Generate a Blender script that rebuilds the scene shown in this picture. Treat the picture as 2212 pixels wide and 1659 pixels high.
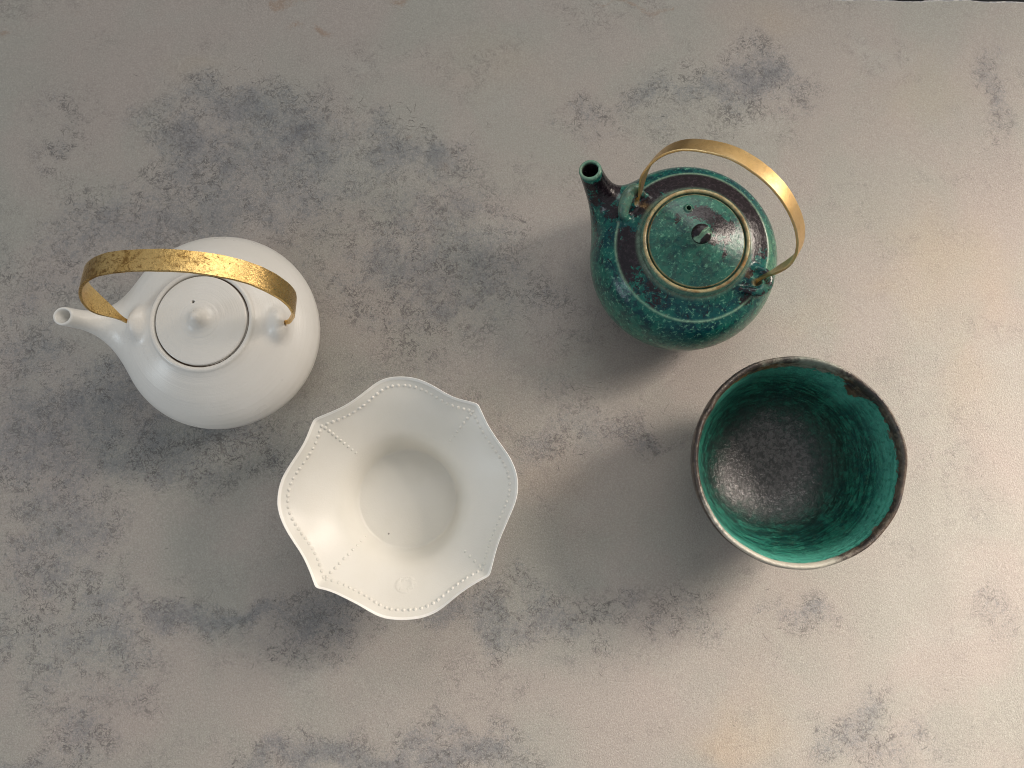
import bpy, math, random
import numpy as np
from mathutils import Vector, Matrix

random.seed(7); rng = np.random.default_rng(7)
sc = bpy.context.scene
for o in list(bpy.data.objects): bpy.data.objects.remove(o)

# ------------------------------------------------------------------ camera
CAM_H, FPX = .55, 1662.0                      # camera height (m); focal length in px of a 2212 px wide frame
TILT, ROLL = math.radians(8.0), math.radians(.5)
cam = bpy.data.cameras.new('camera'); camo = bpy.data.objects.new('camera', cam)
sc.collection.objects.link(camo); sc.camera = camo
Rm = Matrix.Rotation(-ROLL, 3, 'Y') @ Matrix.Rotation(TILT, 3, 'X')
camo.matrix_world = Matrix.Translation((0, 0, CAM_H)) @ Rm.to_4x4()
cam.sensor_fit = 'HORIZONTAL'; cam.sensor_width = 36; cam.lens = FPX/2212*36
cam.clip_start = .01; cam.clip_end = 50

# ------------------------------------------------------------------ world and lamps
w = bpy.data.worlds.new('World'); sc.world = w; w.use_nodes = True
WORLD_STRENGTH = .435
def build_world():
    nt = w.node_tree; nt.nodes.clear()
    out = nt.nodes.new('ShaderNodeOutputWorld'); bg = nt.nodes.new('ShaderNodeBackground')
    tc = nt.nodes.new('ShaderNodeTexCoord')
    dot = nt.nodes.new('ShaderNodeVectorMath'); dot.operation = 'DOT_PRODUCT'
    dot.inputs[1].default_value = (.80, .45, .05)
    mr = nt.nodes.new('ShaderNodeMapRange'); mr.inputs[1].default_value = -.9; mr.inputs[2].default_value = .9
    ramp = nt.nodes.new('ShaderNodeValToRGB')
    e = ramp.color_ramp.elements
    e[0].position = 0; e[0].color = (.86, .93, 1.02, 1)
    e[1].position = 1; e[1].color = (1.10, 1.0, .86, 1)
    m = e.new(.55); m.color = (.88, .87, .85, 1)
    nt.links.new(tc.outputs['Generated'], dot.inputs[0]); nt.links.new(dot.outputs['Value'], mr.inputs[0])
    nt.links.new(mr.outputs[0], ramp.inputs[0])
    sx = nt.nodes.new('ShaderNodeSeparateXYZ'); nt.links.new(tc.outputs['Generated'], sx.inputs[0])
    mz = nt.nodes.new('ShaderNodeMapRange'); mz.inputs[1].default_value = 0; mz.inputs[2].default_value = 1; mz.inputs[3].default_value = .62; mz.inputs[4].default_value = 1.22
    nt.links.new(sx.outputs[2], mz.inputs[0])
    sc_ = nt.nodes.new('ShaderNodeVectorMath'); sc_.operation = 'SCALE'; nt.links.new(ramp.outputs[0], sc_.inputs[0]); nt.links.new(mz.outputs[0], sc_.inputs['Scale'])
    nt.links.new(sc_.outputs[0], bg.inputs[0])
    bg.inputs[1].default_value = WORLD_STRENGTH; nt.links.new(bg.outputs[0], out.inputs[0])
build_world()

def area(name, loc, target, size, sy, energy, col, spread=180):
    l = bpy.data.lights.new(name, 'AREA'); l.shape = 'RECTANGLE'; l.size = size; l.size_y = sy
    l.energy = energy; l.color = col; l.spread = math.radians(spread)
    o = bpy.data.objects.new(name, l); sc.collection.objects.link(o); o.location = loc
    o.rotation_euler = (Vector(target)-Vector(loc)).to_track_quat('-Z', 'Y').to_euler()
    return o
# low warm daylight from a window on the right, dim cool daylight from the lower left
area('window_light', (1.04, .40, .63), (.38, -.18, 0), .46, .42, 3.85, (1.0, .872, .755), 56)
area('added_fill_light', (.25, .95, .95), (.1, .15, 0), .8, .5, 4.7, (1.0, .97, .93), 180)  # soft overhead fill, added to lift the far side; no visible source
area('cool_window_light', (-1.25, -.40, .56), (-.15, .02, 0), .26, .24, 2.9, (.80, .91, 1.0), 180)

sc.view_settings.view_transform = 'Standard'; sc.view_settings.look = 'None'
sc.view_settings.exposure = -.07; sc.view_settings.gamma = 1
sc.cycles.use_denoising = True; sc.cycles.denoising_prefilter = 'ACCURATE'; sc.cycles.sample_clamp_indirect = 3.0
sc.cycles.max_bounces = 8; sc.cycles.filter_width = 1.0

# ------------------------------------------------------------------ helpers
CAMP = np.array([0, 0, CAM_H]); RN = np.array(Rm)
def at(u, v, z=0.):
    """point at height z seen at (u, v) of the 2212 x 1659 survey picture"""
    d = RN @ np.array([(u-1106)/FPX, (829.5-v)/FPX, -1.]); k = (z-CAM_H)/d[2]; return CAMP+k*d

def mesh_obj(name, V, F, mat, parent=None, normals=None, attrs=None, sharp=None):
    me = bpy.data.meshes.new(name)
    me.from_pydata([tuple(map(float, v)) for v in V], [], [tuple(int(i) for i in f) for f in F])
    me.validate(); me.update()
    me.polygons.foreach_set('use_smooth', [True]*len(me.polygons))
    for k, a in (attrs or {}).items():
        at_ = me.attributes.new(k, 'FLOAT', 'POINT'); at_.data.foreach_set('value', np.asarray(a, np.float32))
    if normals is not None: me.normals_split_custom_set_from_vertices([tuple(map(float, n)) for n in normals])
    if sharp is not None: me.set_sharp_from_angle(angle=math.radians(sharp))
    for m in (mat if isinstance(mat, list) else [mat]): me.materials.append(m)
    o = bpy.data.objects.new(name, me); sc.collection.objects.link(o)
    if parent: o.parent = parent
    return o

def thing(name, label, cat, loc):
    o = bpy.data.objects.new(name, None); sc.collection.objects.link(o); o.location = loc
    o.empty_display_size = .02; o['label'] = label; o['category'] = cat; return o

def spline(pts, n):
    """Catmull-Rom through pts (k, d), n samples"""
    P = np.asarray(pts, float); P = np.vstack([2*P[0]-P[1], P, 2*P[-1]-P[-2]]); m = len(P)-3
    t = np.linspace(0, m, n); i = np.minimum(t.astype(int), m-1); f = (t-i)[:, None]
    a, b, c, d = P[i], P[i+1], P[i+2], P[i+3]
    return .5*(2*b+(c-a)*f+(2*a-5*b+4*c-d)*f**2+(3*b-a-3*c+d)*f**3)

def sstep(a, b, x):
    t = np.clip((x-a)/(b-a), 0, 1); return t*t*(3-2*t)

# ---- signed distance fields -> meshes (used for the two teapots, so that spouts and lugs flow out of the bodies)
def lathe_sdf(profile, res=.00022, pad=.06):
    P = np.asarray(profile, float)
    poly = np.vstack([P, (P*[-1, 1])[::-1]])
    rmax = P[:, 0].max()+pad; z0, z1 = P[:, 1].min()-pad, P[:, 1].max()+pad
    step = .0005
    rs = np.arange(0, rmax, step); zs = np.arange(z0, z1, step)
    Rg, Zg = np.meshgrid(rs, zs, indexing='ij')
    D = np.full(Rg.shape, 1e9); ins = np.zeros(Rg.shape, bool)
    n = len(poly)
    for i in range(n):
        a = poly[i]; b = poly[(i+1) % n]; ab = b-a; L = ab@ab
        if L < 1e-16: continue
        t = np.clip(((Rg-a[0])*ab[0]+(Zg-a[1])*ab[1])/L, 0, 1)
        D = np.minimum(D, (Rg-a[0]-t*ab[0])**2+(Zg-a[1]-t*ab[1])**2)
        if abs(ab[1]) > 1e-15:
            c = ((a[1] > Zg) != (b[1] > Zg)) & (Rg < ab[0]*(Zg-a[1])/ab[1]+a[0]); ins ^= c
    D = np.sqrt(D)*np.where(ins, -1, 1)
    def f(Q):
        r = np.hypot(Q[:, 0], Q[:, 1])/step; z = (Q[:, 2]-z0)/step
        i = np.clip(r.astype(int), 0, len(rs)-2); j = np.clip(z.astype(int), 0, len(zs)-2)
        fr = np.clip(r-i, 0, 1); fz = np.clip(z-j, 0, 1)
        return (D[i, j]*(1-fr)*(1-fz)+D[i+1, j]*fr*(1-fz)+D[i, j+1]*(1-fr)*fz+D[i+1, j+1]*fr*fz)
    return f
def chain_sdf(pts, n=26):
    """pts: rows of x, y, z, radius"""
    S = spline(pts, n)
    lo = S[:, :3].min(0)-S[:, 3].max()-.04; hi = S[:, :3].max(0)+S[:, 3].max()+.04
    def f(Q):
        out = np.full(len(Q), .04)
        m = np.all((Q > lo) & (Q < hi), axis=1); q = Q[m]
        if not len(q): return out
        d = np.full(len(q), 1e9)
        for a, b in zip(S[:-1], S[1:]):
            ab = b[:3]-a[:3]; t = np.clip((q-a[:3])@ab/(ab@ab), 0, 1)
            d = np.minimum(d, np.linalg.norm(q-a[:3]-t[:, None]*ab, axis=1)-(a[3]+t*(b[3]-a[3])))
        out[m] = d; return out
    return f
def ellipsoid_sdf(c, rad, ang=0, tilt=0):
    """axes: radial (rotated by ang about z), tangential, vertical"""
    ca, sa = math.cos(ang), math.sin(ang)
    Rz = np.array([[ca, -sa, 0], [sa, ca, 0], [0, 0, 1]]); ct, st = math.cos(tilt), math.sin(tilt)
    Ry = np.array([[ct, 0, st], [0, 1, 0], [-st, 0, ct]]); M = Rz@Ry
    c = np.asarray(c); rad = np.asarray(rad)
    def f(Q):
        q = (Q-c)@M; k0 = np.linalg.norm(q/rad, axis=1); k1 = np.linalg.norm(q/rad**2, axis=1)
        return k0*(k0-1)/np.maximum(k1, 1e-9)
    return f
def smin(a, b, k):
    h = np.maximum(k-np.abs(a-b), 0)/k; return np.minimum(a, b)-h*h*k*.25
def smax(a, b, k): return -smin(-a, -b, k)

def surface(f, lo, hi, vox):
    """naive surface nets of f = 0, vertices pulled onto the exact surface; returns V, quads, normals"""
    lo, hi = np.array(lo), np.array(hi); n = np.ceil((hi-lo)/vox).astype(int)+1
    ax = [lo[i]+vox*np.arange(n[i]) for i in range(3)]
    G = np.empty(n)
    for i0 in range(0, n[0], 24):
        i1 = min(n[0], i0+24)
        X, Y, Z = np.meshgrid(ax[0][i0:i1], ax[1], ax[2], indexing='ij')
        G[i0:i1] = f(np.stack([X.ravel(), Y.ravel(), Z.ravel()], 1)).reshape(X.shape)
    S = G < 0
    cs = [S[a:n[0]-1+a, b:n[1]-1+b, c:n[2]-1+c] for a in (0, 1) for b in (0, 1) for c in (0, 1)]
    cnt = sum(x.astype(np.int8) for x in cs); act = (cnt > 0) & (cnt < 8)
    idx = -np.ones(act.shape, int); cells = np.argwhere(act); idx[act] = np.arange(len(cells))
    acc = np.zeros((len(cells), 3)); num = np.zeros(len(cells))
    corners = [(a, b, c) for a in (0, 1) for b in (0, 1) for c in (0, 1)]
    for p in corners:
        for d in range(3):
            if p[d]: continue
            q = list(p); q[d] = 1
            A = G[cells[:, 0]+p[0], cells[:, 1]+p[1], cells[:, 2]+p[2]]; B = G[cells[:, 0]+q[0], cells[:, 1]+q[1], cells[:, 2]+q[2]]
            m = (A < 0) != (B < 0); t = np.where(m, A/np.where(m, A-B, 1), 0)
            pos = np.tile(np.array(p, float), (len(cells), 1)); pos[:, d] += t
            acc[m] += pos[m]; num[m] += 1
    V = lo+vox*(cells+acc/num[:, None])
    quads = []
    for d in range(3):
        e1, e2 = [(1, 2), (2, 0), (0, 1)][d]
        sl0 = [slice(None)]*3; sl1 = [slice(None)]*3; sl0[d] = slice(0, -1); sl1[d] = slice(1, None)
        A = S[tuple(sl0)]; B = S[tuple(sl1)]; ed = np.argwhere(A != B)
        ok = (ed[:, e1] > 0) & (ed[:, e2] > 0) & (ed[:, e1] < n[e1]-1) & (ed[:, e2] < n[e2]-1); ed = ed[ok]
        def cid(o1, o2):
            c = ed.copy(); c[:, e1] -= o1; c[:, e2] -= o2; return idx[c[:, 0], c[:, 1], c[:, 2]]
        q = np.stack([cid(1, 1), cid(0, 1), cid(0, 0), cid(1, 0)], 1)
        ins = A[ed[:, 0], ed[:, 1], ed[:, 2]]
        q[~ins] = q[~ins][:, ::-1]; quads.append(q)
    quads = np.vstack(quads)
    def grad(V):
        h = vox*.35; g = np.empty_like(V)
        for d in range(3):
            e = np.zeros(3); e[d] = h; g[:, d] = (f(V+e)-f(V-e))/(2*h)
        return g
    for _ in range(2):
        g = grad(V); g2 = np.maximum((g*g).sum(1), .05)
        V = V-np.clip(f(V)/g2, -vox*.6, vox*.6)[:, None]*g
    g = grad(V); N = g/np.maximum(np.linalg.norm(g, axis=1), 1e-9)[:, None]
    return V, quads, N
def submesh(name, V, Q, N, sel, mat, parent, attrs=None):
    q = Q[sel]; u, inv = np.unique(q, return_inverse=True)
    return mesh_obj(name, V[u], inv.reshape(q.shape), mat, parent, N[u], {k: a[u] for k, a in (attrs or {}).items()})

# ------------------------------------------------------------------ material helper
class NT:
    def __init__(s, name):
        s.m = bpy.data.materials.new(name); s.m.use_nodes = True; s.t = s.m.node_tree
        s.b = s.t.nodes['Principled BSDF']; s.tc = s.t.nodes.new('ShaderNodeTexCoord'); s.co = s.tc.outputs['Object']
    def set(s, sock, v):
        if hasattr(v, 'is_output') or isinstance(v, bpy.types.NodeSocket): s.t.links.new(v, sock)
        else: sock.default_value = v
    def M(s, op, a, b=0., c=0., clamp=False):
        n = s.t.nodes.new('ShaderNodeMath'); n.operation = op; n.use_clamp = clamp
        for i, v in enumerate((a, b, c)): s.set(n.inputs[i], v)
        return n.outputs[0]
    def noise(s, scale, detail=4, rough=.6, dist=0., vec=None, stretch=None, off=0.):
        v = vec or s.co
        if stretch or off:
            mp = s.t.nodes.new('ShaderNodeMapping'); mp.inputs['Scale'].default_value = stretch or (1, 1, 1)
            mp.inputs['Location'].default_value = (off, off*.7, off*.3); s.t.links.new(v, mp.inputs[0]); v = mp.outputs[0]
        n = s.t.nodes.new('ShaderNodeTexNoise'); s.t.links.new(v, n.inputs['Vector'])
        n.inputs['Scale'].default_value = scale; n.inputs['Detail'].default_value = detail
        n.inputs['Roughness'].default_value = rough; n.inputs['Distortion'].default_value = dist
        return n.outputs['Fac']
    def attr(s, name):
        n = s.t.nodes.new('ShaderNodeAttribute'); n.attribute_name = name; return n.outputs['Fac']
    def ss(s, x, a, b, lo=0., hi=1.):
        n = s.t.nodes.new('ShaderNodeMapRange'); n.interpolation_type = 'SMOOTHSTEP'
        s.set(n.inputs[0], x)
        for i, v in enumerate((a, b, lo, hi)): s.set(n.inputs[i+1], v)
        return n.outputs[0]
    def mix(s, f, a, b, mode='MIX'):
        n = s.t.nodes.new('ShaderNodeMix'); n.data_type = 'RGBA'; n.blend_type = mode
        s.set(n.inputs[0], f)
        for i, v in ((6, a), (7, b)): s.set(n.inputs[i], (*v, 1) if isinstance(v, tuple) and len(v) == 3 else v)
        return n.outputs[2]
    def xyz(s):
        n = s.t.nodes.new('ShaderNodeSeparateXYZ'); s.t.links.new(s.co, n.inputs[0]); return n.outputs
    def bump(s, h, dist, strength=1., prev=None):
        n = s.t.nodes.new('ShaderNodeBump'); n.inputs['Strength'].default_value = strength; n.inputs['Distance'].default_value = dist
        s.t.links.new(h, n.inputs['Height'])
        if prev: s.t.links.new(prev, n.inputs['Normal'])
        return n.outputs[0]
    def done(s, col, rough, metal=0., normal=None, spec=.5, coat=0.):
        s.set(s.b.inputs['Base Color'], (*col, 1) if isinstance(col, tuple) and len(col) == 3 else col)
        s.set(s.b.inputs['Roughness'], rough); s.set(s.b.inputs['Metallic'], metal)
        if spec is not None: s.b.inputs['Specular IOR Level'].default_value = spec
        if coat: s.b.inputs['Coat Weight'].default_value = coat; s.b.inputs['Coat Roughness'].default_value = .2
        if normal: s.t.links.new(normal, s.b.inputs['Normal'])
        return s.m

# ------------------------------------------------------------------ materials
def mat_paper():
    n = NT('aged_paper')
    blue, brown = n.attr('blue'), n.attr('brown')
    a = n.noise(11, 4, .55, .4); b = n.noise(8, 3, .5, .3, off=3.1); c = n.noise(17, 4, .6, .5, off=8.7)
    col = n.mix(n.ss(a, .38, .62), (.398, .362, .330), (.367, .359, .323))
    col = n.mix(n.ss(b, .45, .72, 0, .55), col, (.396, .343, .317))
    col = n.mix(n.ss(c, .55, .75, 0, .5), col, (.415, .405, .372))
    # blue-grey print: blotches broken up by scratchy, mostly horizontal brush marks
    f1 = n.noise(90, 9, .74, 1.2); f3 = n.noise(30, 5, .6, .8, off=5.)
    f2 = n.noise(330, 7, .80, 1.6, stretch=(.8, 1.9, 1)); f4 = n.noise(300, 7, .80, 1.6, stretch=(1.9, .8, 1), off=6.)
    sc1 = n.M('MAXIMUM', f2, f4)
    k = n.M('ADD', n.M('MULTIPLY', blue, 1.15), n.M('MULTIPLY', n.M('SUBTRACT', f1, .5), 1.5))
    k = n.M('ADD', k, n.M('MULTIPLY', n.M('SUBTRACT', f3, .5), 1.0))
    k = n.M('ADD', k, n.M('MULTIPLY', n.M('SUBTRACT', sc1, .56), 4.2)); k = n.M('ADD', k, n.M('MULTIPLY', n.M('SUBTRACT', n.noise(170, 5, .7, 1.5, off=17.), .5), 1.5))
    wash = n.M('MULTIPLY', n.ss(n.M('ADD', blue, n.M('MULTIPLY', n.M('SUBTRACT', f3, .5), .8)), .05, .9), .24)
    spot = n.M('MULTIPLY', n.ss(k, .24, .80), n.ss(blue, .02, .22, 0, .50))
    col = n.mix(n.M('MAXIMUM', wash, spot), col, (.100, .131, .168))
    col = n.mix(n.M('MULTIPLY', n.ss(k, .9, 1.35), n.ss(blue, .10, .50, 0, .46)), col, (.052, .070, .104))
    kb = n.M('ADD', brown, n.M('MULTIPLY', n.M('SUBTRACT', f1, .5), 1.6)); kb = n.M('ADD', kb, n.M('MULTIPLY', n.M('SUBTRACT', f2, .5), 1.6))
    col = n.mix(n.M('MULTIPLY', n.ss(kb, .35, 1.0), n.ss(brown, .02, .3, 0, .6)), col, (.30, .185, .115))
    warm = n.attr('warm'); col = n.mix(n.M('MULTIPLY', warm, .6), col, (.50, .38, .25))
    # hairline cracks, scattered flecks, fibre tint
    def ridge(nz, wd): return n.ss(n.M('ABSOLUTE', n.M('SUBTRACT', nz, .5)), 0, wd, 1, 0)
    brk = n.noise(95, 4, .7, off=11.); brk2 = n.noise(20, 4, .6, off=14.)
    r1 = n.M('MULTIPLY', ridge(n.noise(75, 3, .6, 1.2, off=1.5), .028), n.ss(brk, .48, .58))
    r2 = n.M('MULTIPLY', ridge(n.noise(170, 3, .6, 1.0, off=7.5), .046), n.ss(brk, .43, .55))
    zone = n.M('ADD', n.ss(blue, .05, .35, .0, .75), n.ss(brk2, .48, .66, 0, .45), clamp=True)
    col = n.mix(n.M('MULTIPLY', n.M('MAXIMUM', r1, r2), n.M('MULTIPLY', zone, .80)), col, (.060, .058, .062))
    fl = n.noise(620, 4, .7, .8); flp = n.noise(26, 5, .65, off=2.)
    col = n.mix(n.M('MULTIPLY', n.ss(fl, .60, .70), n.ss(flp, .44, .66, 0, .55)), col, (.13, .115, .105))
    fb = n.noise(1000, 3, .7, .8, off=3.); col = n.mix(n.ss(fb, .36, .62, .30, 0), col, (.19, .172, .155)); col = n.mix(n.ss(fb, .5, .66, 0, .22), col, (.58, .54, .50))
    g1 = n.noise(900, 3, .65, .6, stretch=(1.25, .8, 1)); g2 = n.noise(430, 4, .65, .6, stretch=(1.2, .8, 1)); g3 = n.noise(1800, 2, .5)
    col = n.mix(n.ss(g2, .3, .7, 0, .10), col, (.36, .33, .30))
    h = n.M('ADD', n.M('MULTIPLY', g1, .6), n.M('MULTIPLY', g2, .4)); h = n.M('ADD', h, n.M('MULTIPLY', g3, .3))
    return n.done(col, .78, 0, n.bump(h, .0009, .7), .3)
def mat_fleck():
    n = NT('paper_fibre'); return n.done(n.mix(n.ss(n.noise(190, 4, .7), .38, .62), (.055, .052, .055), (.30, .275, .25)), .9, spec=.2)
def mat_deckle():
    n = NT('torn_paper_edge'); return n.done(n.mix(n.ss(n.noise(220, 5), .4, .6), (.30, .31, .335), (.52, .51, .50)), .9, spec=.2)
def mat_dark():
    n = NT('dark_table'); return n.done(n.mix(n.noise(40, 5), (.004, .004, .006), (.010, .010, .013)), .7, spec=.2)
def mat_porcelain(name='matte_porcelain', tint=(.785, .763, .717), speck=(), rings=0., stamp=None, seam=0., rough=.27):
    n = NT(name)
    col = n.mix(n.ss(n.noise(28, 5, .6), .35, .7), tint, tuple(v*f for v, f in zip(tint, (.965, .96, .945))))
    col = n.mix(n.ss(n.noise(900, 2, .5), .6, .75, 0, .05), col, (.55, .52, .48))
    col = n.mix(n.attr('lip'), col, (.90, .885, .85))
    z = n.noise(60, 3, .5)
    if seam:                                                # bare brown clay shows in the joint between lid and body
        o = n.xyz(); r = n.M('SQRT', n.M('ADD', n.M('MULTIPLY', o[0], o[0]), n.M('MULTIPLY', o[1], o[1])))
        col = n.mix(n.M('MULTIPLY', n.ss(n.M('ABSOLUTE', n.M('SUBTRACT', r, seam)), .0002, .0006, 1, 0), n.ss(o[2], .0735, .0742)), col, (.15, .09, .06))
    for (x, y, zz, r) in speck:
        v = n.t.nodes.new('ShaderNodeVectorMath'); v.operation = 'DISTANCE'; n.t.links.new(n.co, v.inputs[0]); v.inputs[1].default_value = (x, y, zz)
        col = n.mix(n.ss(v.outputs['Value'], r*.6, r*1.2, .75, 0), col, (.10, .08, .07))
    h = n.M('ADD', n.M('MULTIPLY', z, .7), n.M('MULTIPLY', n.noise(25, 2, .5), .8))
    nb = n.bump(h, .0006, .35); nb = n.bump(n.noise(1100, 2, .5), .0002, .30, nb)
    if rings:
        o = n.xyz(); r = n.M('SQRT', n.M('ADD', n.M('MULTIPLY', o[0], o[0]), n.M('MULTIPLY', o[1], o[1])))
        cv = n.t.nodes.new('ShaderNodeCombineXYZ'); n.set(cv.inputs[0], r); n.set(cv.inputs[1], n.M('MULTIPLY', n.M('ARCTAN2', o[1], o[0]), .0006)); n.set(cv.inputs[2], o[2])
        nb = n.bump(n.noise(420, 4, .7, vec=cv.outputs[0]), .0004, rings, nb)
    if stamp:
        v = n.t.nodes.new('ShaderNodeVectorMath'); v.operation = 'DISTANCE'; n.t.links.new(n.co, v.inputs[0]); v.inputs[1].default_value = stamp
        d = v.outputs['Value']; rg = n.ss(n.M('ABSOLUTE', n.M('SUBTRACT', d, .0072)), .0004, .0018, 1, 0); inn = n.ss(d, .0035, .0052, 1, 0)
        hh = n.M('MULTIPLY', n.M('ADD', rg, n.M('MULTIPLY', inn, n.ss(n.noise(420, 3, .6), .48, .58))), n.ss(n.noise(150, 3), .38, .55))
        nb = n.bump(hh, .0006, .45, nb)
    return n.done(col, n.ss(z, .3, .7, rough, rough+.09), 0, nb, .5)
def mat_brass(name, base, dark, amount, rough):
    n = NT(name)
    w1 = n.noise(190, 8, .78, 1.8); w2 = n.noise(520, 6, .7, 1.0); w3 = n.noise(34, 4, .6, .5); w4 = n.noise(260, 3, .6, 2.5, off=3.)
    wear = n.attr('wear')
    k = n.M('ADD', n.M('MULTIPLY', w1, .65), n.M('MULTIPLY', w2, .35)); k = n.M('ADD', k, n.M('MULTIPLY', n.M('SUBTRACT', w3, .5), .25))
    k = n.M('ADD', k, n.M('MULTIPLY', n.M('SUBTRACT', wear, .5), .13))
    mask = n.ss(k, .50, .58, 0, amount)
    col = n.mix(n.ss(w3, .35, .65), base, tuple(v*f for v, f in zip(base, (.90, .84, .70))))
    col = n.mix(n.ss(w2, .48, .68, 0, .45*amount), col, tuple(v*.62 for v in base))
    col = n.mix(mask, col, dark)
    col = n.mix(n.M('MULTIPLY', n.ss(w4, .60, .66), n.M('MULTIPLY', wear, .9)), col, tuple(v*.45 for v in dark))
    nb = n.bump(n.M('ADD', n.M('MULTIPLY', w1, .6), n.M('MULTIPLY', w2, .6)), .0008, .40*amount+.06)
    return n.done(col, n.M('ADD', n.ss(w2, .3, .7, rough-.05, rough+.07), n.M('MULTIPLY', mask, .22)), 1., nb)
def mat_glaze_teapot():
    n = NT('mottled_green_glaze')
    dark, edge, tan = n.attr('dark'), n.attr('edge'), n.attr('tan')
    m1 = n.noise(95, 6, .65, .6); m2 = n.noise(430, 4, .65, .4); m3 = n.noise(38, 4, .6, .5); m4 = n.noise(230, 7, .75, 1.2); m5 = n.noise(280, 4, .6, .3, off=4.); m6 = n.noise(300, 5, .7, .6, off=9.)
    teal = n.mix(n.ss(m3, .38, .62), (.003, .064, .068), (.009, .112, .086))
    teal = n.mix(n.ss(m1, .44, .58, 0, .9), teal, (.002, .030, .044))
    teal = n.mix(n.ss(m5, .52, .68, 0, .6), teal, (.028, .155, .118))
    teal = n.mix(n.ss(m2, .56, .66, 0, .75), teal, (.13, .34, .24))
    teal = n.mix(n.ss(m6, .54, .66, 0, .7), teal, (.003, .024, .030))
    teal = n.mix(n.M('MULTIPLY', n.attr('pale'), n.ss(m4, .35, .6, .15, .85)), teal, (.135, .27, .165))
    k = n.M('ADD', dark, n.M('MULTIPLY', n.M('SUBTRACT', m1, .5), 1.6)); k = n.M('ADD', k, n.M('MULTIPLY', n.M('SUBTRACT', m4, .5), 2.0))
    dm = n.ss(k, .40, .56)
    dk = n.mix(n.ss(m2, .42, .68), (.008, .005, .008), (.026, .018, .024))
    col = n.mix(dm, teal, dk)
    ke = n.M('MULTIPLY', edge, n.ss(m4, .3, .62, .35, 1.0)); col = n.mix(n.M('MULTIPLY', ke, .85), col, (.24, .40, .28))
    kt = n.M('MULTIPLY', tan, n.ss(m4, .33, .55, .45, 1.)); col = n.mix(kt, col, n.mix(n.ss(m1, .4, .65), (.50, .42, .22), (.30, .15, .045)))
    rough = n.M('ADD', n.ss(m2, .3, .7, .15, .27), n.M('MULTIPLY', dm, .02))
    n.set(n.b.inputs['Specular IOR Level'], n.ss(dm, 0, 1, .32, .42))
    nb = n.bump(m2, .0005, .35); nb = n.bump(m1, .0008, .25, nb)
    return n.done(col, rough, 0., nb, None)
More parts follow.
